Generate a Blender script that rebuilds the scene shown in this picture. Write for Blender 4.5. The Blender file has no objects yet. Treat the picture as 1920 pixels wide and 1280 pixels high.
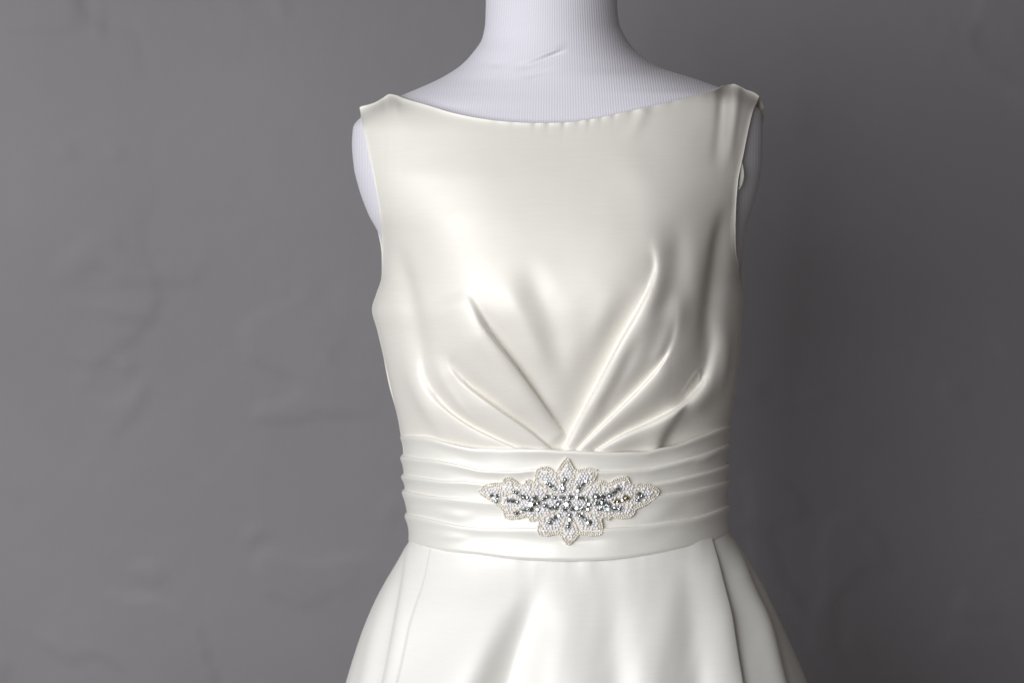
import bpy, bmesh, math, random
import numpy as np
from mathutils import Vector
from mathutils.geometry import delaunay_2d_cdt

random.seed(7)
rng = np.random.default_rng(7)
scene = bpy.context.scene
COL = scene.collection

# ------------------------------------------------------------------ camera
LENS, SENSOR = 85.0, 36.0
DIST, PITCH, ZREF = 2.085, math.radians(5.0), 1.20
CAM = np.array([0.0, -DIST * math.cos(PITCH), ZREF + DIST * math.sin(PITCH)])
cam_data = bpy.data.cameras.new("camera")
cam_data.lens, cam_data.sensor_width = LENS, SENSOR
cam_data.clip_start, cam_data.clip_end = 0.05, 50.0
cam_data.dof.use_dof = True
cam_data.dof.focus_distance = DIST - 0.105
cam_data.dof.aperture_fstop = 5.6
cam = bpy.data.objects.new("camera", cam_data)
COL.objects.link(cam)
cam.location = CAM
cam.rotation_euler = (math.pi / 2 - PITCH, 0, 0)
scene.camera = cam

# ------------------------------------------------------------------ light
world = bpy.data.worlds.new("World")
scene.world = world
world.use_nodes = True
wbg = world.node_tree.nodes["Background"]
wbg.inputs[0].default_value = (1.0, 0.91, 0.86, 1)
wbg.inputs[1].default_value = 0.088


def area(name, loc, target, sx, sy, watts, color):
    d = bpy.data.lights.new(name, 'AREA')
    d.shape = 'RECTANGLE'
    d.size, d.size_y, d.energy, d.color = sx, sy, watts, color
    o = bpy.data.objects.new(name, d)
    COL.objects.link(o)
    o.location = loc
    o.rotation_euler = (Vector(target) - Vector(loc)).to_track_quat('-Z', 'Y').to_euler()
    return o


win = area("window_light", (-1.30, -1.86, 1.44), (-0.22, 0.5, 0.66), 2.3, 1.4, 30.5, (0.965, 0.98, 1.0))
win.data.spread = math.radians(115)

vs = scene.view_settings
vs.view_transform = 'Standard'
vs.look = 'None'
vs.exposure = 0.0
vs.gamma = 1.0
vs.use_curve_mapping = False
scene.cycles.use_denoising = True
scene.cycles.max_bounces = 8

# ------------------------------------------------------------------ helpers
PXM = SENSOR / LENS / 1920.0
FWD = np.array([0, math.cos(PITCH), -math.sin(PITCH)])
UPV = np.array([0, math.sin(PITCH), math.cos(PITCH)])
MM = 0.001


def at(X, Y, ydepth):
    """point of the place seen at photo position (X, Y), at the depth y = ydepth (metres)"""
    X = np.asarray(X, float); Y = np.asarray(Y, float)
    a = (X - 960) * PXM
    b = -(Y - 640) * PXM
    d = np.stack([a, FWD[1] + b * UPV[1], FWD[2] + b * UPV[2]], -1)
    t = (ydepth - CAM[1]) / d[..., 1]
    return CAM + t[..., None] * d


def curve1(*pts):
    """monotone cubic through (x, y) knots"""
    p = np.array(sorted(pts), float)
    x, y = p[:, 0], p[:, 1]
    h = np.diff(x); dl = np.diff(y) / h
    m = np.zeros(len(x))
    m[0], m[-1] = dl[0], dl[-1]
    for i in range(1, len(x) - 1):
        if dl[i - 1] * dl[i] > 0:
            w1, w2 = 2 * h[i] + h[i - 1], h[i] + 2 * h[i - 1]
            m[i] = (w1 + w2) / (w1 / dl[i - 1] + w2 / dl[i])

    def f(q):
        q = np.asarray(q, float)
        qc = np.clip(q, x[0], x[-1])
        i = np.clip(np.searchsorted(x, qc) - 1, 0, len(x) - 2)
        t = (qc - x[i]) / h[i]
        return ((1 + 2 * t) * (1 - t) ** 2 * y[i] + t * (1 - t) ** 2 * h[i] * m[i]
                + t * t * (3 - 2 * t) * y[i + 1] + t * t * (t - 1) * h[i] * m[i + 1])
    return f


def spline(pts, n=80):
    """smooth curve through 2-D points (Catmull-Rom), resampled"""
    p = np.array(pts, float)
    q = np.vstack([2 * p[0] - p[1], p, 2 * p[-1] - p[-2]])
    out = []
    for i in range(1, len(q) - 2):
        for t in np.linspace(0, 1, 12, endpoint=False):
            a, b, c, d = q[i - 1], q[i], q[i + 1], q[i + 2]
            out.append(0.5 * (2 * b + (c - a) * t + (2 * a - 5 * b + 4 * c - d) * t * t + (3 * b - a - 3 * c + d) * t ** 3))
    out.append(p[-1])
    out = np.array(out)
    L = np.concatenate([[0], np.cumsum(np.hypot(*np.diff(out, axis=0).T))])
    s = np.linspace(0, L[-1], n)
    return np.stack([np.interp(s, L, out[:, 0]), np.interp(s, L, out[:, 1])], -1)


def dist_to(pts, X, Y, n=48):
    """signed distance (positive on the right of the direction of travel as seen in the picture
    with Y down -> left-hand side positive for downward curves is -) and arc parameter"""
    c = spline(pts, n)
    best = np.full(X.shape, 1e9); sg = np.zeros(X.shape); sp = np.zeros(X.shape)
    for i in range(len(c) - 1):
        a, b = c[i], c[i + 1]
        e = b - a
        l2 = e @ e
        t = np.clip(((X - a[0]) * e[0] + (Y - a[1]) * e[1]) / l2, 0, 1)
        dx, dy = X - a[0] - t * e[0], Y - a[1] - t * e[1]
        d = np.hypot(dx, dy)
        m = d < best
        best = np.where(m, d, best)
        sg = np.where(m, np.where(e[0] * (Y - a[1]) - e[1] * (X - a[0]) > 0, 1.0, -1.0), sg)
        sp = np.where(m, (i + t) / (len(c) - 1), sp)
    return best * sg, sp


def keyed(s, ks):
    k = np.array(ks, float)
    i = np.clip(np.searchsorted(k[:, 0], s) - 1, 0, len(k) - 2)
    t = np.clip((s - k[i, 0]) / (k[i + 1, 0] - k[i, 0]), 0, 1)
    t = t * t * (3 - 2 * t)
    return k[i, 1] * (1 - t) + k[i + 1, 1] * t


def near(fn):
    """evaluate a fold only on the cloth close to its line"""
    def g(X, Y, pts, A, w, *a, **k):
        m = 4.6 * max(q[1] for q in w) + 30
        p = np.array(pts, float)
        sel = (X > p[:, 0].min() - m) & (X < p[:, 0].max() + m) & (Y > p[:, 1].min() - m) & (Y < p[:, 1].max() + m)
        out = np.zeros(X.shape)
        if sel.any():
            out[sel] = fn(X[sel], Y[sel], pts, A, w, *a, **k)
        return out
    return g


@near
def pleat(X, Y, pts, A, w, e, side, B=None, wv=16.0, roll=0.68):
    """folded edge: cloth on one side of the line stands proud (A mm) and falls off over w px, with an abrupt edge (softness e px)"""
    d, s = dist_to(pts, X, Y)
    d = d * side
    A_, w_, e_ = keyed(s, A), keyed(s, w), keyed(s, e)
    dp = np.maximum(d, 0)
    h = 1.3 * A_ / (1 + np.exp(-np.clip(d / (0.22 * e_), -40, 40))) * np.exp(-(dp / (1.1 * w_)) ** 2) * (1 - roll * np.exp(-dp / (0.32 * w_)))
    if B is not None:
        h = h - keyed(s, B) * np.exp(-(np.minimum(d - e_, 0) / wv) ** 2) / (1 + np.exp(np.clip(d / (0.22 * e_), -40, 40)))
    return h


@near
def soft(X, Y, pts, A, w):
    d, s = dist_to(pts, X, Y, 30)
    return keyed(s, A) * np.exp(-(d / keyed(s, w)) ** 2)


def blur(a, n):
    for _ in range(n):
        p = np.pad(a, 1, mode='edge')
        a = 0.25 * (p[:-2, 1:-1] + p[2:, 1:-1] + p[1:-1, :-2] + p[1:-1, 2:])
    return a


def vnoise(X, Y, scale, seed, oct=2):
    r = np.random.default_rng(seed)
    out = np.zeros(X.shape); amp = 1.0
    for k in range(oct):
        g = r.standard_normal((64, 64))
        x, y = X / scale, Y / scale
        xi, yi = np.floor(x).astype(int), np.floor(y).astype(int)
        fx, fy = x - xi, y - yi
        fx, fy = fx * fx * fx * (fx * (6 * fx - 15) + 10), fy * fy * fy * (fy * (6 * fy - 15) + 10)
        xi %= 64; yi %= 64; xj, yj = (xi + 1) % 64, (yi + 1) % 64
        out += amp * ((g[yi, xi] * (1 - fx) + g[yi, xj] * fx) * (1 - fy) + (g[yj, xi] * (1 - fx) + g[yj, xj] * fx) * fy)
        amp *= 0.5; scale *= 0.5
    return out


def grid_normals(P):
    du = np.gradient(P, axis=1); dv = np.gradient(P, axis=0)
    n = np.cross(dv, du)
    n /= np.maximum(np.linalg.norm(n, axis=-1, keepdims=True), 1e-12)
    return n


def mesh_object(name, verts, faces, mat, parent=None, smooth=True):
    me = bpy.data.meshes.new(name)
    verts = np.asarray(verts, np.float32).reshape(-1, 3)
    if isinstance(faces, np.ndarray):
        k = faces.shape[1]; n = len(faces)
        me.vertices.add(len(verts)); me.vertices.foreach_set("co", verts.ravel())
        me.loops.add(n * k); me.loops.foreach_set("vertex_index", faces.astype(np.int32).ravel())
        me.polygons.add(n); me.polygons.foreach_set("loop_start", np.arange(0, n * k, k, dtype=np.int32))
        me.update(calc_edges=True); me.validate()
    else:
        me.from_pydata(verts.tolist(), [], faces); me.update()
    if smooth:
        me.polygons.foreach_set("use_smooth", np.ones(len(me.polygons), bool))
    me.materials.append(mat)
    o = bpy.data.objects.new(name, me)
    COL.objects.link(o)
    if parent:
        o.parent = parent
        o.matrix_parent_inverse = parent.matrix_world.inverted()
    return o


def grid_faces(nr, nc, wrap=False):
    r, c = np.meshgrid(np.arange(nr - 1), np.arange(nc if wrap else nc - 1), indexing='ij')
    c2 = (c + 1) % nc
    return np.stack([r * nc + c, (r + 1) * nc + c, (r + 1) * nc + c2, r * nc + c2], -1).reshape(-1, 4)


def float_attr(o, name, vals):
    a = o.data.attributes.new(name, 'FLOAT', 'POINT')
    a.data.foreach_set("value", np.asarray(vals, np.float32).ravel())


def empty(name, loc):
    o = bpy.data.objects.new(name, None)
    COL.objects.link(o); o.location = loc
    bpy.context.view_layer.update()
    return o


# ------------------------------------------------------------------ materials
def material(name):
    m = bpy.data.materials.new(name); m.use_nodes = True
    nt = m.node_tree
    return m, nt, nt.nodes["Principled BSDF"]


def node(nt, kind, **kw):
    n = nt.nodes.new(kind)
    for k, v in kw.items():
        if hasattr(n, k):
            setattr(n, k, v)
        else:
            n.inputs[k].default_value = v
    return n


def make_satin(name, color, rough, metal, weave=0.00006):
    m, nt, b = material(name)
    b.inputs['Base Color'].default_value = (*color, 1)
    b.inputs['Roughness'].default_value = rough
    b.inputs['Metallic'].default_value = metal
    b.inputs['Specular IOR Level'].default_value = 0.62
    b.inputs['Sheen Weight'].default_value = 0.12
    b.inputs['Sheen Roughness'].default_value = 0.4
    tc = node(nt, 'ShaderNodeTexCoord')
    mp = node(nt, 'ShaderNodeMapping'); mp.inputs['Scale'].default_value = (260, 260, 2600)
    nz = node(nt, 'ShaderNodeTexNoise'); nz.inputs['Scale'].default_value = 1.0; nz.inputs['Detail'].default_value = 3
    nt.links.new(tc.outputs['Object'], mp.inputs['Vector']); nt.links.new(mp.outputs[0], nz.inputs['Vector'])
    bp = node(nt, 'ShaderNodeBump'); bp.inputs['Strength'].default_value = 0.35; bp.inputs['Distance'].default_value = weave
    nt.links.new(nz.outputs[0], bp.inputs['Height'])
    m2 = node(nt, 'ShaderNodeMapping'); m2.inputs['Scale'].default_value = (45, 45, 850)
    n2 = node(nt, 'ShaderNodeTexNoise'); n2.inputs['Scale'].default_value = 1.0; n2.inputs['Detail'].default_value = 3
    nt.links.new(tc.outputs['Object'], m2.inputs['Vector']); nt.links.new(m2.outputs[0], n2.inputs['Vector'])
    mx = node(nt, 'ShaderNodeMix', data_type='RGBA')
    mx.inputs[6].default_value = (*[c * 0.965 for c in color], 1); mx.inputs[7].default_value = (*[min(1, c * 1.03) for c in color], 1)
    nt.links.new(n2.outputs[0], mx.inputs[0]); nt.links.new(mx.outputs[2], b.inputs['Base Color'])
    b2 = node(nt, 'ShaderNodeBump'); b2.inputs['Strength'].default_value = 0.25; b2.inputs['Distance'].default_value = 0.00012
    nt.links.new(n2.outputs[0], b2.inputs['Height']); nt.links.new(bp.outputs[0], b2.inputs['Normal'])
    nt.links.new(b2.outputs[0], b.inputs['Normal'])
    return m


SATIN = make_satin("ivory_satin", (0.845, 0.815, 0.755), 0.57, 0.13)
SASH_SATIN = make_satin("sash_satin", (0.85, 0.825, 0.77), 0.46, 0.16)
SKIRT_SATIN = make_satin("skirt_satin", (0.845, 0.83, 0.79), 0.55, 0.06)


def make_jersey():
    m, nt, b = material("white_rib_jersey")
    b.inputs['Roughness'].default_value = 0.85
    b.inputs['Sheen Weight'].default_value = 0.25
    at_ = node(nt, 'ShaderNodeAttribute'); at_.attribute_name = "rib"
    mul = node(nt, 'ShaderNodeMath', operation='MULTIPLY'); mul.inputs[1].default_value = 2 * math.pi
    sn = node(nt, 'ShaderNodeMath', operation='SINE')
    nt.links.new(at_.outputs['Fac'], mul.inputs[0]); nt.links.new(mul.outputs[0], sn.inputs[0])
    bp = node(nt, 'ShaderNodeBump'); bp.inputs['Strength'].default_value = 0.5; bp.inputs['Distance'].default_value = 0.00011
    nt.links.new(sn.outputs[0], bp.inputs['Height'])
    tc = node(nt, 'ShaderNodeTexCoord')
    nz = node(nt, 'ShaderNodeTexNoise'); nz.inputs['Scale'].default_value = 1500; nz.inputs['Detail'].default_value = 2
    nt.links.new(tc.outputs['Object'], nz.inputs['Vector'])
    b2 = node(nt, 'ShaderNodeBump'); b2.inputs['Strength'].default_value = 0.3; b2.inputs['Distance'].default_value = 0.0002
    nt.links.new(nz.outputs[0], b2.inputs['Height']); nt.links.new(bp.outputs[0], b2.inputs['Normal'])
    nt.links.new(b2.outputs[0], b.inputs['Normal'])
    rp = node(nt, 'ShaderNodeMapRange'); rp.inputs[1].default_value = -1; rp.inputs[2].default_value = 1
    nt.links.new(sn.outputs[0], rp.inputs[0])
    mx = node(nt, 'ShaderNodeMix', data_type='RGBA')
    mx.inputs[6].default_value = (0.72, 0.705, 0.77, 1); mx.inputs[7].default_value = (0.77, 0.755, 0.82, 1)  # groove shading painted into the colour: darker between ribs, lighter on them
    nt.links.new(rp.outputs[0], mx.inputs[0]); nt.links.new(mx.outputs[2], b.inputs['Base Color'])
    return m


JERSEY = make_jersey()


def make_wall():
    m, nt, b = material("grey_plaster")
    b.inputs['Roughness'].default_value = 0.55
    b.inputs['Specular IOR Level'].default_value = 0.35
    tc = node(nt, 'ShaderNodeTexCoord')
    n1 = node(nt, 'ShaderNodeTexNoise'); n1.inputs['Scale'].default_value = 3.0; n1.inputs['Detail'].default_value = 5
    nt.links.new(tc.outputs['Object'], n1.inputs['Vector'])
    rp = node(nt, 'ShaderNodeValToRGB')
    rp.color_ramp.elements[0].position = 0.3; rp.color_ramp.elements[0].color = (0.200, 0.191, 0.202, 1)
    rp.color_ramp.elements[1].position = 0.7; rp.color_ramp.elements[1].color = (0.224, 0.215, 0.226, 1)
    nt.links.new(n1.outputs[0], rp.inputs[0]); nt.links.new(rp.outputs[0], b.inputs['Base Color'])
    n2 = node(nt, 'ShaderNodeTexNoise'); n2.inputs['Scale'].default_value = 160; n2.inputs['Detail'].default_value = 4
    nt.links.new(tc.outputs['Object'], n2.inputs['Vector'])
    bp = node(nt, 'ShaderNodeBump'); bp.inputs['Strength'].default_value = 0.25; bp.inputs['Distance'].default_value = 0.0008
    nt.links.new(n2.outputs[0], bp.inputs['Height']); nt.links.new(bp.outputs[0], b.inputs['Normal'])
    return m


WALL = make_wall()


def make_bead(name, c1, c2, metal, rough, coat=0.0):
    m, nt, b = material(name)
    g = node(nt, 'ShaderNodeNewGeometry')
    mx = node(nt, 'ShaderNodeMix', data_type='RGBA')
    mx.inputs[6].default_value = (*c1, 1); mx.inputs[7].default_value = (*c2, 1)
    nt.links.new(g.outputs['Random Per Island'], mx.inputs[0]); nt.links.new(mx.outputs[2], b.inputs['Base Color'])
    b.inputs['Metallic'].default_value = metal; b.inputs['Roughness'].default_value = rough
    b.inputs['Coat Weight'].default_value = coat; b.inputs['Coat Roughness'].default_value = 0.08
    return m


PEARL = make_bead("pearl_bead", (0.84, 0.83, 0.86), (0.92, 0.91, 0.92), 0.0, 0.25, 0.6)
SEED = make_bead("champagne_seed_bead", (0.68, 0.63, 0.54), (0.94, 0.91, 0.84), 0.30, 0.18, 0.6)
STONE = make_bead("cut_crystal", (0.80, 0.87, 0.89), (0.95, 0.97, 0.96), 1.0, 0.07)
STONE2 = make_bead("amber_crystal", (0.75, 0.66, 0.45), (0.85, 0.78, 0.6), 1.0, 0.06)
CUP, _nt, _b = material("dark_silver_setting")
_b.inputs['Base Color'].default_value = (0.16, 0.16, 0.17, 1); _b.inputs['Metallic'].default_value = 1.0; _b.inputs['Roughness'].default_value = 0.3
NET, _nt, _b = material("beige_backing_net")
_b.inputs['Base Color'].default_value = (0.76, 0.71, 0.64, 1); _b.inputs['Roughness'].default_value = 0.7

# ------------------------------------------------------------------ the wall
WALL_Y = 0.60


def build_wall():
    nx, nz = 440, 310
    x = np.linspace(-1.5, 1.5, nx); z = np.linspace(0.2, 2.25, nz)
    X, Z = np.meshgrid(x, z)
    q, w = X * 1000, Z * 1000
    # hand-trowelled skim coat: faint terraces with lips, and soft undulation
    a = vnoise(q + 5000 + 60 * vnoise(q + 900, w, 150, 3), w * 0.8 + 0.5 * q + 9000, 150, 11, 3)
    b = vnoise(q * 0.8 + 7000 + 40 * vnoise(q, w + 300, 120, 5), w + 3000, 105, 12, 3)
    lip = lambda v, c, s: 1 / (1 + np.exp(-(v - c) / s))
    mask = lip(vnoise(q + 2000, w + 2000, 330, 21, 2), 0.35, 0.12)
    h = (1.1 * lip(a, 0.5, 0.018) + 0.9 * lip(b, 0.9, 0.018)) * mask * 1.3
    h += 1.6 * vnoise(q + 100, w + 100, 420, 8, 2) + 0.10 * vnoise(q, w, 26, 9, 2)
    P = np.stack([X, WALL_Y - h * MM, Z], -1)
    o = mesh_object("wall", P, grid_faces(nz, nx)[:, ::-1].copy(), WALL)
    o["kind"] = "structure"; o["label"] = "grey hand-trowelled plaster wall behind the dress form"; o["category"] = "wall"


build_wall()

# ------------------------------------------------------------------ body outline (photo coordinates of the side outline, mid plane)
ENV_L = curve1((-120, 905), (0, 911), (40, 910), (70, 905), (100, 886), (122, 865), (145, 830), (168, 780), (182, 745), (200, 700), (220, 675), (240, 662),
               (270, 660), (310, 663), (350, 672), (400, 690), (445, 712), (480, 716), (520, 715), (550, 706), (580, 699), (620, 708), (720, 731),
               (815, 752), (960, 762), (1040, 772))
ENV_R = curve1((-120, 1163), (0, 1157), (45, 1161), (65, 1170), (88, 1185), (110, 1210), (128, 1240), (144, 1290), (164, 1352), (178, 1398), (195, 1420), (215, 1428),
               (250, 1430), (300, 1429), (340, 1424), (390, 1411), (430, 1399), (480, 1391), (520, 1388), (560, 1393), (600, 1391), (650, 1388),
               (700, 1384), (750, 1376), (795, 1369), (960, 1362), (1040, 1362))
DEPTH = curve1((-120, 60), (0, 58), (60, 58), (110, 61), (150, 67), (200, 76), (260, 86), (350, 99), (450, 108), (560, 113), (650, 110), (740, 103),
               (820, 97), (930, 95), (1040, 97))


def body_depth(X, Y, eL=ENV_L, eR=ENV_R, dep=DEPTH):
    L, R = eL(Y), eR(Y)
    t = np.clip(np.abs((X - 0.5 * (L + R)) / (0.5 * (R - L))), 0, 1)
    k = np.clip((Y - 150) / 200, 0, 1)
    p = np.interp(Y, [150, 330, 450, 620, 800], [2.0, 3.0, 2.8, 2.25, 2.2])
    q = 2.0 + 0.1 * k
    return dep(Y) * (1 - t ** p) ** (1 / q)


def bust(X, Y):
    u = np.abs(X - 1054)
    lat = np.exp(-(np.maximum(u - 150, 0) / 130) ** 2) * (1 - 0.10 * np.exp(-(u / 80) ** 2) * np.clip((Y - 380) / 150, 0, 1))
    ver = np.exp(-((Y - 580) / np.where(Y < 580, 230, 165)) ** 2)
    return 24 * lat * ver


# ------------------------------------------------------------------ the dress form
def build_form():
    Yr = np.concatenate([np.arange(-120, 90, 6), np.arange(90, 240, 1.6), np.arange(240, 460, 5), np.arange(460, 1041, 20)])
    FL = lambda Y: np.where(Y < 440, ENV_L(Y) + 12 * np.exp(-((Y - 203) / 14) ** 2), np.minimum(ENV_L(440) + (Y - 440) * 0.28, 790))
    FR = lambda Y: np.where(Y < 470, ENV_R(Y) - 12 * np.exp(-((Y - 183) / 17) ** 2), np.maximum(ENV_R(470) - (Y - 470) * 0.16, 1335))
    th_f = np.linspace(0, math.pi, 420); th_b = np.linspace(math.pi, 2 * math.pi, 120)[1:-1]
    th = np.concatenate([th_f, th_b])
    T, Y = np.meshgrid(th, Yr)
    L, R = FL(Y), FR(Y)
    c, hw = 0.5 * (L + R), 0.5 * (R - L)
    X = c - hw * np.cos(T)
    front = T <= math.pi
    d = body_depth(X, Y, FL, FR, lambda q: DEPTH(q) - 2 - 8 * np.clip((q - 240) / 120, 0, 1))
    h = np.zeros(X.shape)
    f = front
    # creases where the jersey bunches at the base of the neck
    h += np.where(f, soft(X, Y, [(955, 127), (985, 124), (1015, 113), (1045, 101), (1066, 94)], [(0, 0), (.35, -1.4), (.75, -2.4), (1, 0)], [(0, 7), (1, 4)]), 0)
    h += np.where(f, soft(X, Y, [(955, 119), (985, 115), (1015, 104), (1045, 92), (1066, 86)], [(0, 0), (.35, .8), (.75, 1.5), (1, 0)], [(0, 7), (1, 5)]), 0)
    h += np.where(f, soft(X, Y, [(968, 147), (995, 142), (1022, 133), (1048, 122)], [(0, 0), (.5, -1.2), (1, 0)], [(0, 5), (1, 5)]), 0)
    h += np.where(f, soft(X, Y, [(900, 118), (930, 121), (960, 117)], [(0, 0), (.5, -.5), (1, 0)], [(0, 6), (1, 6)]), 0)
    y = np.where(f, -(d + h), d * 0.85) * MM
    P = at(X, Y, y)
    nr, nc = X.shape
    F = grid_faces(nr, nc, True)
    V = P.reshape(-1, 3)
    top = V[:nc].mean(0) + np.array([0, 0, 0.012])
    V = np.vstack([V, top])
    Fl = F.tolist() + [[(i + 1) % nc, len(V) - 1, i] for i in range(nc)]
    Fl = [list(reversed(q)) if False else q for q in Fl]
    o = mesh_object("dress_form", V, Fl, JERSEY)
    k = 1.0 - 0.16 * np.clip((220 - Y) / 220, 0, 1.4)
    rib = (X - 1042) / (5.1 * k)
    float_attr(o, "rib", np.concatenate([rib.ravel(), [0]]))
    o["label"] = "white ribbed jersey dress form, neck and shoulders showing above the gown"
    o["category"] = "dress form"


build_form()

# ------------------------------------------------------------------ the dress
DRESS = empty("wedding_dress", (0.045, 0, 0.02))
DRESS["label"] = "ivory satin sleeveless wedding dress with pleated sash on the white dress form"
DRESS["category"] = "dress"

TOP = curve1((664, 212), (671, 204), (678, 200), (690, 197), (704, 192), (718, 184), (731, 177), (740, 178), (755, 184), (800, 197), (850, 212), (900, 222), (950, 228),
             (1000, 230.5), (1050, 230), (1110, 223), (1150, 215), (1200, 204), (1250, 193), (1300, 181), (1345, 168), (1362, 160), (1374, 158), (1386, 163),
             (1400, 169), (1416, 175), (1423, 181), (1430, 192))
ARM_L = curve1((150, 668), (200, 674), (240, 681), (280, 689), (320, 698), (350, 704), (400, 712), (445, 716), (480, 717), (520, 715), (550, 706), (580, 698),
               (620, 708), (720, 731), (815, 752), (960, 768), (1040, 775))
ARM_R = curve1((150, 1425), (176, 1424), (190, 1420), (205, 1413), (240, 1404), (290, 1394), (340, 1384), (390, 1380), (430, 1379), (470, 1380), (500, 1385),
               (530, 1388), (560, 1394), (600, 1391), (650, 1388), (700, 1384), (750, 1376), (795, 1369), (960, 1356), (1040, 1356))


def panel(top, left, right, bottom, nr, nc, mix=0.5, vpow=1.0):
    u = np.linspace(0, 1, nc); v = np.linspace(0, 1, nr) ** vpow
    uu = mix * u + (1 - mix) * (0.5 - 0.5 * np.cos(math.pi * u))
    U, V = np.meshgrid(uu, v)
    X = np.full(U.shape, 1050.0); Y = 200 + V * 600
    for _ in range(12):
        X = left(Y) + (right(Y) - left(Y)) * U
        Y = top(X) + (bottom(X) - top(X)) * V
    return X, Y, U, V


def side_wrap(P, depths=((6, 0.6), (18, 2.4), (40, 10.0))):
    """columns that carry a front grid on round its side: (mm back from the edge, mm inwards)"""
    l = [P[:, :1] + np.array([i, b, 0]) * MM for b, i in depths][::-1]
    r = [P[:, -1:] + np.array([-i, b, 0]) * MM for b, i in depths]
    return l, r


def hemmed(P, N, top=True, sides=True, t=2.0 * MM, wrap=None, over=None):
    """turn the cut edges of a grid in behind themselves"""
    if sides:
        l = [P[:, 7:8] - N[:, 7:8] * t, P[:, 2:3] - N[:, 2:3] * t, P[:, 0:1] - N[:, 1:2] * t * 0.6]
        r = [P[:, -1:] - N[:, -2:-1] * t * 0.6, P[:, -3:-2] - N[:, -3:-2] * t, P[:, -8:-7] - N[:, -8:-7] * t]
        if wrap is not None:
            wl, wr = side_wrap(P)
            kl, kr = wrap[:, :1, None], wrap[:, -1:, None]
            l = [a * (1 - kl) + b * kl for a, b in zip(l, wl)]
            r = [a * (1 - kr) + b * kr for a, b in zip(r, wr)]
        Nl = [N[:, 1:2]] * 3; Nr = [N[:, -2:-1]] * 3
        P = np.concatenate(l + [P] + r, 1); N = np.concatenate(Nl + [N] + Nr, 1)
    if top:
        k = [P[8:9] - N[8:9] * t, P[3:4] - N[3:4] * t, P[0:1] - N[1:2] * t * 0.6]
        if over is not None:                   # straps run on over the shoulder instead of being hemmed
            over = np.concatenate([over[:1]] * 3 + [over] + [over[-1:]] * 3)[None, :, None]
            g = [P[:1] + np.array([0, b, z]) * MM for b, z in ((16, -3.0), (9, -0.4), (3.5, 0.5))]
            k = [a * (1 - over) + b * over for a, b in zip(k, g)]
        P = np.concatenate(k + [P], 0)
    return P


def front_dir(N, U):
    k = np.clip((np.abs(U - 0.5) * 2 - 0.62) / 0.3, 0, 1)[..., None]
    d = N * k + np.array([0, -1.0, 0]) * (1 - k)
    return d / np.linalg.norm(d, axis=-1, keepdims=True)


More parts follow.
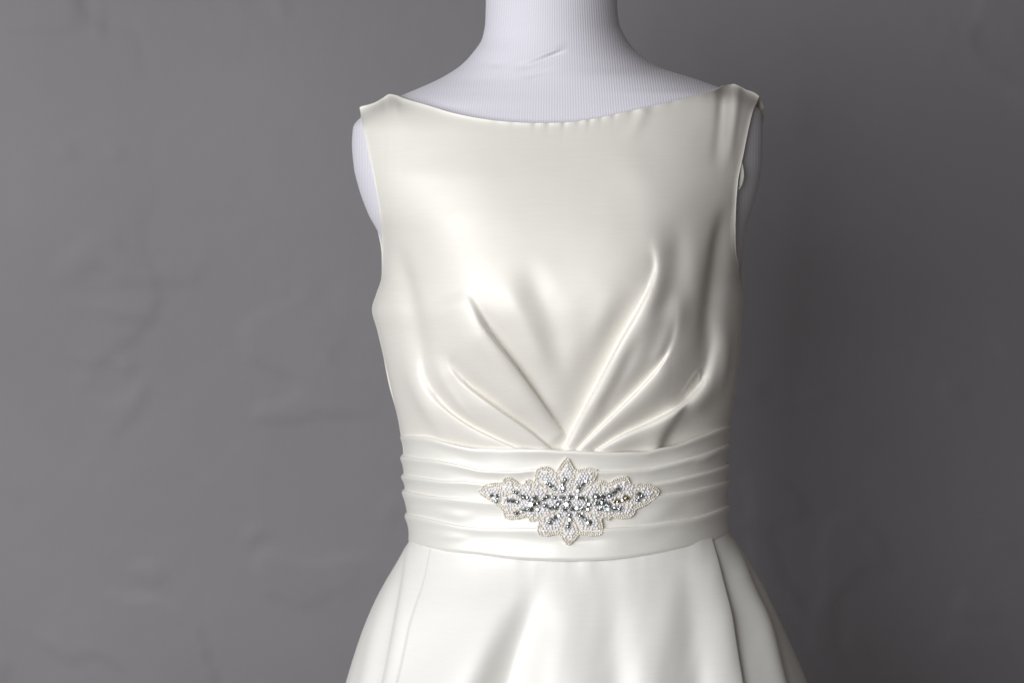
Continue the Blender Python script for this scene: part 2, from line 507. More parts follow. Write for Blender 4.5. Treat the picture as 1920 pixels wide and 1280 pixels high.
def bodice_folds(X, Y):
    h = np.zeros(X.shape)
    # ---- pleats on the light side (cloth on the outer, lower side overlaps)
    h += pleat(X, Y, [(872, 532), (888, 566), (918, 622), (960, 678), (1000, 732), (1040, 788), (1058, 814), (1066, 828)],
               [(0, 0), (.1, 4.0), (.3, 9.0), (.6, 7.5), (.93, 3.4), (1, 0)], [(0, 70), (.5, 56), (1, 28)], [(0, 20), (.15, 12), (.35, 3.6), (.55, 1.8), (1, 1.6)], 1,
               B=[(0, 0), (.1, 2.4), (.25, 5.5), (.6, 5.0), (.9, 2), (1, 0)], wv=26)
    h += pleat(X, Y, [(838, 656), (850, 692), (882, 727), (930, 763), (985, 801), (1020, 829), (1052, 857), (1065, 870)],
               [(0, 0), (.15, 4.0), (.45, 6.0), (1, 3.2)], [(0, 56), (.5, 44), (1, 24)], [(0, 16), (.18, 7), (.36, 2.0), (1, 1.5)], 1,
               B=[(0, 0), (.1, 3.6), (.3, 5.5), (.6, 4.0), (1, .8)], wv=24)
    h += pleat(X, Y, [(786, 620), (793, 690), (812, 735), (840, 768), (880, 797), (930, 822), (975, 842), (1010, 862)],
               [(0, 0), (.25, 3.0), (.5, 4.6), (1, 2.4)], [(0, 44), (1, 30)], [(0, 22), (.25, 8), (.45, 2.2), (1, 1.6)], 1,
               B=[(0, 0), (.3, 3.6), (.6, 3.0), (1, .8)], wv=18)
    h += soft(X, Y, [(806, 640), (826, 695), (848, 738), (880, 778), (905, 800)], [(0, 0), (.4, 1.6), (.75, 1.3), (1, 0)], [(0, 12), (1, 5)])
    h += soft(X, Y, [(760, 640), (785, 715), (812, 775), (835, 820)], [(0, 0), (.5, 2.6), (1, 1.0)], [(0, 18), (1, 13)])
    h += soft(X, Y, [(733, 430), (752, 510), (775, 590), (790, 660), (800, 700)], [(0, 0), (.4, -4.0), (.75, -3.4), (1, 0)], [(0, 20), (1, 20)])
    h += soft(X, Y, [(975, 470), (1002, 535), (1030, 595), (1048, 660), (1058, 730)], [(0, 0), (.35, -3.2), (.6, -3.0), (1, 0)], [(0, 26), (.6, 26), (1, 16)])
    h += soft(X, Y, [(935, 510), (965, 570), (1000, 640), (1030, 710)], [(0, 0), (.35, 1.6), (.7, 1.6), (1, 0)], [(0, 20), (1, 18)])
    h += soft(X, Y, [(870, 610), (905, 670), (950, 730)], [(0, 0), (.5, -1.4), (1, 0)], [(0, 22), (1, 18)])
    h += soft(X, Y, [(820, 330), (828, 440), (845, 560)], [(0, 0), (.5, 1.4), (1, 0)], [(0, 44), (1, 44)])
    # ---- pleats on the shaded side
    h += pleat(X, Y, [(1214, 440), (1228, 492), (1220, 532), (1195, 583), (1160, 645), (1120, 720), (1085, 785), (1056, 843), (1042, 870)],
               [(0, 0), (.1, 2.2), (.25, 6.5), (.6, 8.0), (1, 4.0)], [(0, 36), (.5, 46), (1, 24)], [(0, 20), (.12, 10), (.28, 3.6), (.5, 2.0), (1, 1.6)], -1,
               B=[(0, 0), (.2, 3.0), (.45, 8.5), (.75, 6.0), (1, 1)], wv=46)
    h += pleat(X, Y, [(1266, 550), (1264, 615), (1252, 658), (1236, 686), (1205, 722), (1165, 762), (1120, 805), (1085, 840), (1062, 866)],
               [(0, 0), (.2, 3.4), (.4, 7.0), (.7, 6.0), (1, 3.4)], [(0, 34), (.5, 40), (1, 22)], [(0, 24), (.2, 12), (.36, 3), (.5, 1.8), (1, 1.6)], -1,
               B=[(0, 0), (.35, 2.2), (.6, 4.2), (1, 1)], wv=30)
    h += pleat(X, Y, [(1340, 570), (1338, 645), (1322, 703), (1299, 738), (1265, 765), (1220, 790), (1165, 815), (1120, 842), (1085, 866)],
               [(0, 0), (.2, 3.4), (.45, 7.5), (.7, 6.0), (1, 3.0)], [(0, 28), (.45, 26), (1, 24)], [(0, 18), (.25, 7), (.42, 2.6), (1, 1.7)], -1,
               B=[(0, 0), (.3, 2.6), (.6, 4.0), (1, 1)], wv=26)
    h += soft(X, Y, [(1270, 752), (1288, 725), (1304, 701), (1313, 697), (1312, 712), (1304, 727)], [(0, 0), (.3, .9), (.8, 1.3), (1, 0)], [(0, 2.6), (1, 3.2)])
    h += pleat(X, Y, [(1296, 744), (1270, 780), (1248, 822), (1234, 864)], [(0, 0), (.3, 4.5), (.7, 4.5), (1, 3)], [(0, 22), (1, 34)], [(0, 16), (.4, 14), (1, 18)], 1,
               B=[(0, 0), (.3, 4), (.7, 4), (1, 3)], wv=44)
    h += soft(X, Y, [(1262, 380), (1268, 460), (1254, 545), (1222, 610)], [(0, 0), (.4, -3.4), (.75, -3.2), (1, 0)], [(0, 30), (1, 16)])
    h += soft(X, Y, [(1285, 535), (1264, 600), (1242, 655), (1215, 700)], [(0, 0), (.35, 3.0), (.75, 3.0), (1, 0)], [(0, 18), (1, 14)])
    h += soft(X, Y, [(1205, 610), (1180, 670), (1148, 735), (1120, 780)], [(0, 0), (.4, -2.6), (.8, -2.0), (1, 0)], [(0, 15), (1, 12)])
    h += soft(X, Y, [(1366, 370), (1352, 460), (1338, 550), (1326, 640), (1312, 700)], [(0, 0), (.3, -6.5), (.65, -6.5), (1, 0)], [(0, 16), (1, 18)])
    h += soft(X, Y, [(1170, 520), (1135, 600), (1095, 690)], [(0, 0), (.5, 2.2), (1, 0)], [(0, 26), (1, 24)])
    h += soft(X, Y, [(1300, 420), (1302, 520), (1290, 620)], [(0, 0), (.5, 2.2), (1, 0)], [(0, 24), (1, 18)])
    h += soft(X, Y, [(1362, 600), (1354, 680), (1340, 760)], [(0, 0), (.5, 1.8), (1, 0)], [(0, 12), (1, 12)])
    lap = np.abs(h - blur(h, 2))               # iron out faint facets, leave the pressed edges sharp
    keep = np.clip(blur((lap > 0.10).astype(float), 50) * 14, 0, 1)
    h = h * keep + blur(h, 14) * (1 - keep)
    # ---- neckline easing
    dt = Y - TOP(X)
    for i, (px, a, w) in enumerate([(770, .5, 9), (812, .3, 8), (930, .5, 8), (962, .5, 7), (1003, 1.0, 6), (1028, 1.1, 6), (1058, 1.2, 5), (1085, .9, 7), (1106, 1.1, 5),
                     (1128, .8, 6), (1152, .9, 6), (1186, 1.3, 9), (1225, .6, 10), (1262, .6, 10), (1330, .5, 9)]):
        h -= a * np.exp(-((X - px + 0.10 * dt) / w) ** 2) * np.exp(-np.maximum(dt, 0) / 8)
    h += soft(X, Y, [(1205, 212), (1190, 240), (1160, 280)], [(0, 1.4), (1, 0)], [(0, 12), (1, 16)])
    h += soft(X, Y, [(735, 180), (752, 225), (770, 270)], [(0, .8), (1, 0)], [(0, 10), (1, 18)])
    h += soft(X, Y, [(1384, 165), (1376, 230), (1362, 330)], [(0, 1.8), (.6, 1.0), (1, 0)], [(0, 9), (1, 9)])
    h += soft(X, Y, [(1356, 170), (1350, 240), (1340, 330)], [(0, -1.8), (.6, -1.0), (1, 0)], [(0, 9), (1, 12)])
    h += soft(X, Y, [(1130, 260), (1180, 300), (1240, 420)], [(0, 0), (.5, .9), (1, 0)], [(0, 30), (1, 40)])
    h *= np.clip((878 - Y) / 34, 0, 1)
    h += 0.35 * vnoise(X + 300, Y + 100, 150, 31, 2) + 0.035 * vnoise(X + 0.5 * Y, Y, 46, 32, 2)
    return h


def build_bodice():
    bottom = lambda X: 872 - 14 * ((X - 1060) / 300) ** 2 - np.maximum(X - 1250, 0) * 0.14
    X, Y, U, V = panel(TOP, ARM_L, ARM_R, bottom, 740, 880, 0.65)
    gap = 5.0 - 3.5 * np.clip((Y - 760) / 80, 0, 1) + 1.5 * np.exp(-((Y - TOP(X)) / 50) ** 2) * np.clip((np.abs(X - 1052) - 250) / 60, 0, 1)
    D = body_depth(X, Y) + gap + bust(X, Y)
    D1 = blur(D, 24); mk = np.clip((520 - Y) / 110, 0, 1)
    D = D1 * (1 - mk) + blur(D, 150) * mk
    P = at(X, Y, -D * MM)
    N = grid_normals(P)
    fade = np.clip(np.minimum(U, 1 - U) / 0.01, 0.0, 1)
    P = P + front_dir(N, U) * (bodice_folds(X, Y) * fade * MM)[..., None]
    N = grid_normals(P)
    k = np.clip((Y - 515) / 45, 0, 1)          # below the armhole the cloth runs on round the side
    m = np.clip((742 - X[0]) / 16, 0, 1) + np.clip((X[0] - 1366) / 12, 0, 1)
    P = hemmed(P, N, wrap=k, over=m)
    nr, nc = P.shape[:2]
    front = mesh_object("bodice_front", P, grid_faces(nr, nc), SATIN, DRESS)
    # back panel
    BL = curve1((150, 668), (200, 676), (240, 674), (320, 684), (400, 700), (480, 716), (520, 715), (550, 706), (580, 698), (620, 708), (720, 731), (815, 752), (1040, 775))
    BR = curve1((150, 1425), (182, 1426), (200, 1431), (222, 1431), (255, 1420), (350, 1398), (445, 1393), (500, 1390), (530, 1390), (560, 1395), (600, 1391), (650, 1388),
                (700, 1384), (750, 1376), (795, 1369), (960, 1356), (1040, 1356))
    tb = lambda X: TOP(X) + 6 * np.exp(-((X - 1050) / 250) ** 4)
    X, Y, U, V = panel(tb, BL, BR, bottom, 200, 160)
    k = np.clip(V / 0.05, 0, 1)
    arm = np.exp(-((Y - 400) / 190) ** 4)
    D = blur(body_depth(X, Y) * 0.9, 6) + 5 + 12 * arm
    D = 9 * (1 - k) + D * k
    P = at(X, Y, D * MM)
    P = P + (-grid_normals(P)) * (0.8 * MM * vnoise(X, Y, 130, 41, 2))[..., None]
    P = hemmed(P, -grid_normals(P))
    nr, nc = P.shape[:2]
    mesh_object("bodice_back", P, grid_faces(nr, nc)[:, ::-1].copy(), SATIN, DRESS)
    # hanger loop slipping out of the armhole
    c = spline([(1386, 300), (1389, 316), (1390, 332), (1388, 346), (1384, 355)], 30)
    B = body_depth(c[:, 0], c[:, 1])
    C = at(c[:, 0], c[:, 1], -(B + 4) * MM)
    V, F = [], []
    for i, p in enumerate(C):
        for a in range(8):
            q = a / 8 * 2 * math.pi
            V.append(p + np.array([0.0026 * math.cos(q), 0.0006 * math.sin(q), 0]) * (0.35 + 0.65 * math.sin(math.pi * min(1.0, 0.25 + i / len(C) * 0.72))))
    for i in range(len(C) - 1):
        for a in range(8):
            F.append([i * 8 + a, i * 8 + (a + 1) % 8, (i + 1) * 8 + (a + 1) % 8, (i + 1) * 8 + a])
    mesh_object("hanger_loop", V, F, SATIN, DRESS)


build_bodice()

# ------------------------------------------------------------------ the sash
S_L = curve1((780, 757), (860, 757), (920, 760), (965, 765), (1005, 770), (1040, 774))
S_R = curve1((780, 1364), (900, 1364), (1000, 1364), (1040, 1360))
LINES = [
    curve1((740, 815), (760, 816), (800, 819), (850, 832), (900, 840), (1000, 842), (1060, 842), (1150, 845), (1200, 845), (1250, 838), (1300, 821), (1340, 806), (1372, 793)),
    curve1((740, 853), (760, 855), (800, 860), (850, 868), (900, 879), (960, 881), (1060, 881), (1125, 881), (1200, 879), (1250, 870), (1300, 856), (1340, 842), (1372, 827)),
    curve1((740, 889), (760, 891), (800, 895), (860, 901), (900, 905), (1000, 909), (1100, 910), (1215, 907), (1260, 900), (1300, 890), (1340, 879), (1372, 866)),
    curve1((740, 917), (760, 919), (790, 925), (840, 931), (900, 935), (1000, 940), (1100, 941), (1235, 928), (1280, 922), (1330, 910), (1372, 898)),
    curve1((740, 958), (765, 963), (800, 970), (860, 983), (900, 987), (1000, 990), (1060, 990), (1135, 989), (1200, 986), (1260, 978), (1320, 964), (1372, 943)),
    curve1((740, 1008), (765, 1014), (780, 1020), (830, 1031), (900, 1038), (950, 1045), (1000, 1049), (1060, 1051), (1130, 1049), (1200, 1041), (1270, 1029), (1320, 1018),
           (1350, 1008), (1372, 994)),
]
S_DEPTH = curve1((780, 99), (860, 99), (950, 98), (1060, 101))


def sash_depth(X, Y):
    L, R = S_L(Y), S_R(Y)
    t = np.clip(np.abs((X - 0.5 * (L + R)) / (0.5 * (R - L))), 0, 1)
    return S_DEPTH(Y) * (1 - t ** 2.5) ** (1 / 2.1) + 4.0


def build_sash():
    sash = empty("sash", (0.045, 0, 1.05)); sash.parent = DRESS
    sash.matrix_parent_inverse = DRESS.matrix_world.inverted()
    bpy.context.view_layer.update()
    for i in range(5):
        top, nxt = LINES[i], LINES[i + 1]
        last = i == 4
        nc, nv = 420, 30
        u = np.linspace(0, 1, nc)
        uu = 0.5 * u + 0.5 * (0.5 - 0.5 * np.cos(math.pi * u))
        v = np.linspace(0, 1, nv) ** 1.25
        U, V = np.meshgrid(uu, v)
        wob = 1.2 * vnoise(U * 900, U * 0 + 50 * i, 90, 60 + i, 2) * np.clip(np.minimum(U, 1 - U) / 0.12, 0, 1)
        X = 770 + U * 590; Y = 930 + 0 * X
        for _ in range(15):
            X = S_L(Y) + (S_R(Y) - S_L(Y)) * U
            T = top(X) + wob * 0.9
            Bt = nxt(X) + (0 if last else 11)
            Y = T + (Bt - T) * V
        side = np.abs(U - 0.5) * 2
        lip = 3.5 + 0.5 * side ** 3
        t = V
        off = lip * np.exp(-(t / 0.28) ** 1.5) + (0.9 if not last else 3.0) * t ** 2
        off += 0.5 * np.sin(math.pi * np.clip(t, 0, 1)) * vnoise(U * 700 + 40 * i, V * 50, 110, 70 + i, 2)
        off -= 1.5 * np.exp(-(V / 0.07) ** 1.3)            # rounded fold at the top
        if last:
            off -= 2.4 * np.exp(-((1 - V) / 0.04) ** 1.2)     # and turned under at the seam
            off += soft(X, Y, [(790, 998), (840, 1004), (900, 1008)], [(0, 0), (.5, 1.5), (1, 0)], [(0, 9), (1, 9)])
            off -= soft(X, Y, [(1020, 1012), (1080, 1015), (1160, 1008)], [(0, 0), (.5, 1.0), (1, 0)], [(0, 7), (1, 7)])
        if i == 3:
            off += soft(X, Y, [(1190, 985), (1240, 958), (1290, 940)], [(0, 0), (.5, 1.2), (1, 0)], [(0, 18), (1, 14)])
            off += soft(X, Y, [(800, 952), (860, 965), (905, 960)], [(0, 0), (.5, 1.2), (1, 0)], [(0, 10), (1, 10)])
        if i == 1:
            off += soft(X, Y, [(1290, 868), (1320, 858), (1350, 848)], [(0, 0), (.5, 1.2), (1, 0)], [(0, 8), (1, 6)])
        P = at(X, Y, -sash_depth(X, Y) * MM)
        N = grid_normals(P)
        P = P + N * (off * MM)[..., None]
        # inner lip behind the folded edge
        inner = [P[5:6] - N[5:6] * 3.2 * MM, P[0:1] - N[0:1] * 2.2 * MM]
        P = np.concatenate(inner + [P], 0)
        l, r = side_wrap(P, ((5, 0.2), (12, 1.0), (24, 4.0)))
        P = np.concatenate(l + [P] + r, 1)
        mesh_object("pleat", P, grid_faces(P.shape[0], P.shape[1]), SASH_SATIN, sash)
    # back of the sash
    th = np.linspace(0, math.pi, 90)
    Yr = np.linspace(0, 1, 16)
    T, V = np.meshgrid(th, Yr)
    cL, cR = 757, 1364
    Y = 806 + V * 196
    X = 0.5 * (S_L(Y) + S_R(Y)) - 0.5 * (S_R(Y) - S_L(Y)) * np.cos(T)
    P = at(X, Y, (sash_depth(X, Y) * 0.9 - 6) * MM)
    mesh_object("sash_back", P, grid_faces(16, 90)[:, ::-1].copy(), SASH_SATIN, sash)
    return sash


SASH = build_sash()

# ------------------------------------------------------------------ the skirt
K_L = curve1((985, 772), (1010, 768), (1030, 757), (1060, 740), (1090, 722), (1130, 701), (1180, 680), (1230, 663), (1280, 648), (1500, 590), (2000, 480), (2900, 330))
K_R = curve1((985, 1366), (1000, 1370), (1020, 1384), (1050, 1404), (1080, 1422), (1110, 1438), (1150, 1457), (1200, 1480), (1250, 1502), (1280, 1514), (1500, 1585), (2000, 1690), (2900, 1840))
K_D = curve1((985, 95), (1060, 103), (1150, 122), (1280, 146), (1500, 180), (2000, 240), (2900, 320))


def build_skirt():
    Yr = np.concatenate([np.linspace(0, 1, 330), 1 + np.linspace(0, 1, 45)[1:] ** 1.3 * 5.3])
    u = np.linspace(0, 1, 620)
    uu = 0.55 * u + 0.45 * (0.5 - 0.5 * np.cos(math.pi * u))
    U, V = np.meshgrid(uu, Yr)
    X = 760 + U * 620; Y = 1000 + V * 300
    for _ in range(30):
        top = LINES[5](np.clip(X, 745, 1372)) - 7
        Y = top + V * (1310 - top)
        X = K_L(Y) + (K_R(Y) - K_L(Y)) * U
    t = np.clip(np.abs(U - 0.5) * 2, 0, 1)
    D = K_D(Y) * (1 - t ** 2.3) ** (1 / 2.1) + 2.0
    P = at(X, Y, -D * MM)
    N = grid_normals(P)
    h = np.zeros(X.shape)
    g = np.clip((Y - 1050) / 230, 0, 1.6)
    ext = lambda p: p + [(p[-1][0] + (p[-1][0] - p[-2][0]) * 8, p[-1][1] + (p[-1][1] - p[-2][1]) * 8)]
    # deep soft folds opening towards the hem
    sc = 2.2
    h += g * soft(X, Y, ext([(985, 1060), (945, 1130), (890, 1210), (838, 1300)]), [(0, 8), (1, 26)], [(0, 34), (.12, 60), (1, 110)])
    h -= g * soft(X, Y, ext([(1020, 1060), (1000, 1130), (975, 1210), (950, 1300)]), [(0, 7), (.12, 21), (1, 26)], [(0, 26), (.12, 40), (1, 100)])
    h += g * soft(X, Y, ext([(1058, 1060), (1060, 1140), (1064, 1220), (1070, 1300)]), [(0, 2), (1, 4)], [(0, 26), (.12, 42), (1, 100)])
    h -= g * soft(X, Y, ext([(1140, 1060), (1145, 1140), (1152, 1220), (1160, 1300)]), [(0, 5), (1, 9)], [(0, 26), (.12, 34), (1, 100)])
    h += g * soft(X, Y, ext([(1262, 1100), (1246, 1170), (1226, 1240), (1212, 1300)]), [(0, 3), (1, 9)], [(0, 24), (.12, 32), (1, 100)])
    h -= g * soft(X, Y, ext([(1285, 1060), (1296, 1140), (1302, 1220), (1306, 1300)]), [(0, 4), (1, 11)], [(0, 20), (.12, 26), (1, 100)])
    # pressed pleats: front panel laps over the side panels
    h += pleat(X, Y, ext([(1334, 1005), (1350, 1070), (1370, 1150), (1396, 1300)]), [(0, 1.6), (.05, 4), (.12, 6), (1, 12)], [(0, 40), (1, 80)], [(0, 2.2), (1, 6)], 1,
               B=[(0, .6), (.12, 2.5), (1, 5)], wv=22, roll=0.3)
    h += pleat(X, Y, ext([(1378, 1000), (1412, 1085), (1446, 1170), (1482, 1300)]), [(0, 1.0), (.06, 3.5), (.12, 6), (1, 10)], [(0, 26), (1, 60)], [(0, 8), (.12, 14), (1, 20)], 1,
               B=[(0, .5), (.12, 4), (1, 4)], wv=18)
    h += pleat(X, Y, ext([(808, 1020), (795, 1090), (770, 1170), (743, 1300)]), [(0, .6), (.12, 1.6), (1, 8)], [(0, 50), (1, 80)], [(0, 2.5), (.12, 5), (1, 6)], -1, roll=0.1)
    h += pleat(X, Y, ext([(762, 1025), (750, 1100), (733, 1190), (712, 1300)]), [(0, 1.2), (.12, 4), (1, 8)], [(0, 26), (1, 60)], [(0, 8), (.12, 16), (1, 16)], -1,
               B=[(0, .5), (.12, 3), (1, 4)], wv=14)
    h += soft(X, Y, ext([(742, 1060), (722, 1130), (700, 1210), (682, 1300)]), [(0, 0), (.12, 3), (1, 5)], [(0, 10), (.12, 16), (1, 30)])
    # easing under the seam
    h += 0.5 * np.exp(-(Y - top) / 60) * vnoise(X + 50, Y * 0.2, 46, 81, 2)
    h += 0.8 * vnoise(X + 0.2 * Y, Y * 0.35, 80, 82, 2) * g
    edge = np.clip(np.minimum(U, 1 - U) / 0.012, 0, 1)
    P = P + front_dir(N, U) * (h * edge * MM)[..., None]
    l, r = side_wrap(P, ((6, 0.3), (14, 1.5), (26, 5.0)))
    P = np.concatenate(l + [P] + r, 1)
    nr, nc = P.shape[:2]
    mesh_object("skirt_front", P, grid_faces(nr, nc), SKIRT_SATIN, DRESS)
    # back half of the skirt
    Yb = Yr[::6]; th = np.linspace(0, math.pi, 120)
    T, V = np.meshgrid(th, Yb)
    Y = 990 + V * 320
    X = 0.5 * (K_L(Y) + K_R(Y)) - 0.5 * (K_R(Y) - K_L(Y)) * np.cos(T)
    D = K_D(Y) * 0.95 * np.sin(T) * (1 + 0.07 * np.sin(T * 14) * np.clip(V, 0, 1)) - 3.0
    mesh_object("skirt_back", at(X, Y, D * MM), grid_faces(len(Yb), 120)[:, ::-1].copy(), SKIRT_SATIN, DRESS)


build_skirt()

# ------------------------------------------------------------------ beaded applique on the sash
OUT = [(897, 920), (905, 911), (915, 907), (928, 905), (940, 905), (943, 899), (948, 895), (957, 895), (968, 903), (976, 909), (983, 906), (986, 901), (990, 899), (997, 903), (1002, 902),
       (1003, 888), (1006, 880), (1014, 876), (1025, 875), (1035, 881), (1042, 884), (1047, 876), (1053, 868), (1058, 861), (1063, 857), (1067, 862), (1073, 872), (1078, 880),
       (1090, 879), (1101, 877), (1112, 880), (1121, 882), (1118, 893), (1114, 901), (1122, 900), (1131, 902), (1138, 905), (1146, 902), (1155, 897), (1165, 894), (1175, 893),
       (1180, 900), (1183, 907), (1192, 906), (1204, 907), (1217, 908), (1228, 912), (1237, 919), (1233, 930), (1223, 938), (1212, 946), (1200, 951), (1192, 955), (1190, 962),
       (1182, 969), (1170, 971), (1157, 970), (1148, 967), (1143, 973), (1138, 974), (1132, 970), (1128, 974), (1130, 985), (1130, 996), (1125, 1002), (1110, 1003), (1095, 1002),
       (1086, 1002), (1080, 1009), (1072, 1017), (1066, 1021), (1059, 1017), (1054, 1010), (1050, 1003), (1041, 1001), (1028, 1004), (1014, 1003), (1008, 998), (1008, 988), (1010, 978),
       (1004, 974), (1000, 976), (994, 977), (990, 971), (986, 968), (975, 971), (960, 973), (949, 972), (945, 965), (942, 955), (936, 950), (925, 942), (912, 934), (902, 928)]
LZ = lambda x, y: (880 + x / 6.92, 845 + y / 6.92)
RZ = lambda x, y: (1060 + x / 6.92, 845 + y / 6.92)
STONES = [(*LZ(x, y), r) for x, y, r in [
    (297, 578, 4.2), (325, 612, 4.6), (365, 590, 4.4), (358, 650, 4.0), (515, 650, 4.2), (567, 655, 4.4), (630, 660, 4.4), (585, 530, 3.8), (620, 548, 3.8), (658, 562, 3.8),
    (697, 605, 4.4), (760, 608, 4.6), (850, 605, 4.6), (800, 692, 6.8), (895, 675, 5.8), (615, 810, 4.6), (675, 782, 3.8), (722, 768, 3.6), (765, 752, 3.4), (805, 775, 4.2),
    (885, 757, 4.4), (962, 630, 3.6), (1015, 600, 4.6), (1110, 610, 4.0), (985, 715, 4.6), (1050, 738, 4.8), (1122, 735, 4.6), (1165, 685, 5.2), (1210, 605, 4.8), (1265, 690, 7.0),
    (1245, 757, 4.4), (990, 405, 4.4), (1025, 427, 4.0), (1058, 460, 4.2), (1100, 490, 4.2), (1250, 378, 4.2), (1220, 435, 4.4), (1215, 480, 4.2), (1222, 517, 4.0),
    (1160, 838, 4.4), (1115, 865, 4.4), (1085, 895, 4.2), (1050, 922, 4.4), (1305, 825, 4.2), (1300, 890, 4.6), (1285, 985, 4.6), (1318, 600, 4.4)]]
STONES += [(*RZ(x, y), r) for x, y, r in [
    (95, 755, 4.6), (150, 738, 5.0), (265, 390, 4.2), (218, 440, 4.4), (190, 478, 4.2), (160, 515, 4.2), (150, 600, 3.8), (225, 605, 4.4), (280, 632, 4.6), (303, 690, 4.4),
    (215, 752, 4.4), (290, 752, 4.4), (202, 837, 5.4), (252, 885, 4.0), (300, 930, 5.4), (405, 597, 6.0), (485, 585, 5.6), (490, 680, 6.8), (400, 680, 4.8), (460, 752, 4.6),
    (555, 750, 5.6), (562, 692, 4.2), (650, 748, 5.2), (710, 755, 5.0), (585, 572, 5.2), (630, 537, 4.6), (685, 490, 5.0), (950, 560, 4.2), (1000, 582, 4.4), (940, 637, 4.2),
    (965, 605, 3.8), (60, 905, 3.8), (45, 965, 4.0)]]
AMBER = [(*RZ(x, y), r) for x, y, r in [(685, 657, 4.4), (740, 638, 3.8), (800, 612, 5.6), (640, 650, 3.6)]]


def inside(poly, x, y):
    c = False
    n = len(poly)
    for i in range(n):
        x1, y1 = poly[i]; x2, y2 = poly[(i + 1) % n]
        if (y1 > y) != (y2 > y) and x < (x2 - x1) * (y - y1) / (y2 - y1) + x1:
            c = not c
    return c


def icosphere(sub):
    bm = bmesh.new()
    bmesh.ops.create_icosphere(bm, subdivisions=sub, radius=1)
    v = np.array([q.co[:] for q in bm.verts]); f = np.array([[w.index for w in q.verts] for q in bm.faces])
    bm.free()
    return v, f


def bead_cloud(name, centers, radii, mat, parent, squash=1.0):
    v, f = icosphere(2)
    Vs, Fs = [], []
    for i, (c, r) in enumerate(zip(centers, radii)):
        Vs.append(c + v * r * np.array([1, squash, 1])); Fs.append(f + i * len(v))
    o = mesh_object(name, np.concatenate(Vs), np.concatenate(Fs), mat, parent)
    o["kind"] = "stuff"
    return o


def stone_mesh(mat, name):
    """round brilliant in a cup: table, crown facets, girdle; dark cup beneath"""
    bm = bmesh.new()
    n = 8
    ring = lambda r, y, ph, k: [bm.verts.new((r * math.cos(2 * math.pi * (i + ph) / k), y, r * math.sin(2 * math.pi * (i + ph) / k))) for i in range(k)]
    tb = ring(0.50, -0.62, 0, n); cr = ring(0.80, -0.42, 0.5, n); gd = ring(1.0, -0.10, 0, n); bs = ring(1.12, 0.30, 0, n)
    bm.faces.new(tb)
    for i in range(n):
        j = (i + 1) % n
        bm.faces.new((tb[i], cr[i], tb[j])); bm.faces.new((cr[i], gd[j], tb[j])) if False else None
        bm.faces.new((tb[j], cr[i], gd[j])); bm.faces.new((tb[j], gd[j], cr[j]))
        bm.faces.new((cr[i], gd[i], gd[j]))
        bm.faces.new((gd[i], bs[i], bs[j], gd[j]))
    bmesh.ops.recalc_face_normals(bm, faces=bm.faces)
    me = bpy.data.meshes.new(name)
    bm.to_mesh(me); bm.free()
    me.materials.append(mat); me.materials.append(CUP)
    for p in me.polygons:
        if len(p.vertices) == 4:
            p.material_index = 1
    return me


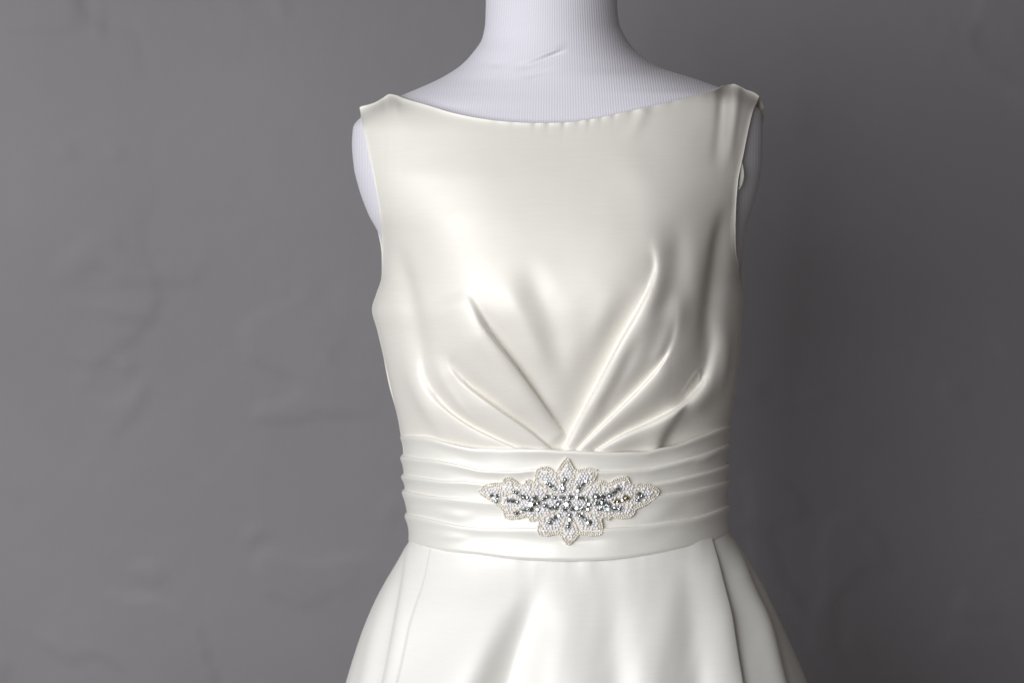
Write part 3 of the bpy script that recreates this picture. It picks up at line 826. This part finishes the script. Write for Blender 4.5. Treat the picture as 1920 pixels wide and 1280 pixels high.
def build_applique():
    A = empty("beaded_applique", tuple(at(1066, 940, -0.105))); A.parent = DRESS
    A.matrix_parent_inverse = DRESS.matrix_world.inverted()
    A["label"] = "flower-shaped applique of pearl beads and crystals at the waist"
    bpy.context.view_layer.update()
    base = lambda x, y, up: at(np.asarray(x, float), np.asarray(y, float), -(sash_depth(np.asarray(x, float), np.asarray(y, float)) + 2.0 + up) * MM)
    out = spline(OUT + [OUT[0]], 300)[:-1]
    pts = [Vector(p) for p in out]
    n = len(pts)
    inner = [Vector((x, y)) for x in np.arange(900, 1240, 9) for y in np.arange(860, 1020, 9) if inside(out.tolist(), x, y)]
    r = delaunay_2d_cdt(pts + inner, [(i, (i + 1) % n) for i in range(n)], [], 1, 0.01)
    vv = np.array([v[:] for v in r[0]])
    P = base(vv[:, 0], vv[:, 1], 0.4); Q = base(vv[:, 0], vv[:, 1], -2.0)
    F = [list(f) for f in r[2]]
    cnt = {}
    for f in F:
        for a, b in zip(f, f[1:] + f[:1]):
            cnt[(a, b)] = 1
    m = len(vv)
    S = [[b, a, a + m, b + m] for (a, b) in cnt if (b, a) not in cnt]
    mesh_object("backing", np.vstack([P, Q]), F + S, NET, A, smooth=False)
    # seed bead outline, two rows, and veins between petals
    seeds = []

    def along(poly, pitch, inset, closed):
        c = np.array(poly, float)
        if closed:
            c = np.vstack([c, c[:1]])
        L = np.concatenate([[0], np.cumsum(np.hypot(*np.diff(c, axis=0).T))])
        s = np.arange(0, L[-1], pitch)
        x, y = np.interp(s, L, c[:, 0]), np.interp(s, L, c[:, 1])
        dx, dy = np.gradient(x), np.gradient(y)
        l = np.hypot(dx, dy) + 1e-9
        return np.stack([x - dy / l * inset, y + dx / l * inset], -1)
    for inset in (0.8, 5.2):
        for p in along(out, 4.0, inset, True):
            if inside(out.tolist(), *p) or inset < 2:
                seeds.append(p)
    veins = [[(1042, 884), (1049, 900), (1056, 918)], [(1078, 880), (1075, 900), (1071, 918)], [(1004, 899), (1020, 914), (1042, 926), (1052, 930)], [(1114, 902), (1100, 914), (1084, 924)],
             [(1010, 977), (1025, 967), (1044, 956)], [(1050, 1003), (1054, 988), (1059, 970)], [(1086, 1002), (1080, 985), (1073, 970)], [(1128, 972), (1112, 964), (1090, 955)],
             [(943, 905), (938, 918), (938, 935), (941, 952)], [(976, 910), (962, 922), (942, 930)], [(986, 967), (968, 955), (946, 948)], [(1183, 908), (1190, 922), (1190, 940), (1191, 953)],
             [(1139, 905), (1152, 918), (1178, 926)], [(1148, 967), (1160, 955), (1180, 944)], [(1003, 905), (1000, 920), (1003, 945), (1003, 972)], [(1122, 902), (1126, 925), (1124, 950), (1129, 970)]]
    for v in veins:
        seeds += list(along(spline(v, 30), 3.6, 0, False))
    stones = STONES + AMBER
    sa = np.array([(x, y, r) for x, y, r in stones])
    clear = lambda p, k: np.all(np.hypot(sa[:, 0] - p[0], sa[:, 1] - p[1]) > sa[:, 2] * 0.9 + k)
    keep = []
    for p in seeds:
        if clear(p, 0.3) and all((p[0] - q[0]) ** 2 + (p[1] - q[1]) ** 2 > 9.0 for q in keep):
            keep.append(p)
    K = np.array(keep)
    pearls = []
    for j, y in enumerate(np.arange(858, 1022, 4.9)):
        for x in np.arange(895, 1240, 5.7):
            p = (x + (2.85 if j % 2 else 0) + random.uniform(-1, 1), y + random.uniform(-.9, .9))
            if inside(out.tolist(), *p) and clear(p, 1.1) and np.min(np.hypot(K[:, 0] - p[0], K[:, 1] - p[1])) > 3.3:
                pearls.append(p)
    Pp = np.array(pearls)
    pr = rng.uniform(2.3, 2.8, len(Pp)) * 0.46 * MM
    C = base(Pp[:, 0], Pp[:, 1], 1.1) + rng.normal(0, 0.00015, (len(Pp), 3))
    bead_cloud("pearl_beads", C, pr, PEARL, A)
    sr = rng.uniform(1.6, 2.1, len(K)) * 0.46 * MM
    C = base(K[:, 0], K[:, 1], 0.8) + rng.normal(0, 0.00012, (len(K), 3))
    bead_cloud("seed_beads", C, sr, SEED, A)
    me1, me2 = stone_mesh(STONE, "rhinestone"), stone_mesh(STONE2, "amber_rhinestone")
    inv = A.matrix_world.inverted()
    for lst, me, nm in ((STONES, me1, "rhinestone"), (AMBER, me2, "amber_rhinestone")):
        for x, y, r in lst:
            o = bpy.data.objects.new(nm, me)
            COL.objects.link(o)
            o.parent = A; o.matrix_parent_inverse = inv
            o.location = base(x, y, 1.5 + 0.12 * r)
            s = r * 0.46 * MM
            o.scale = (s, s, s)
            o.rotation_euler = (random.gauss(0, 0.2), random.uniform(0, 6.28), random.gauss(0, 0.2))


build_applique()
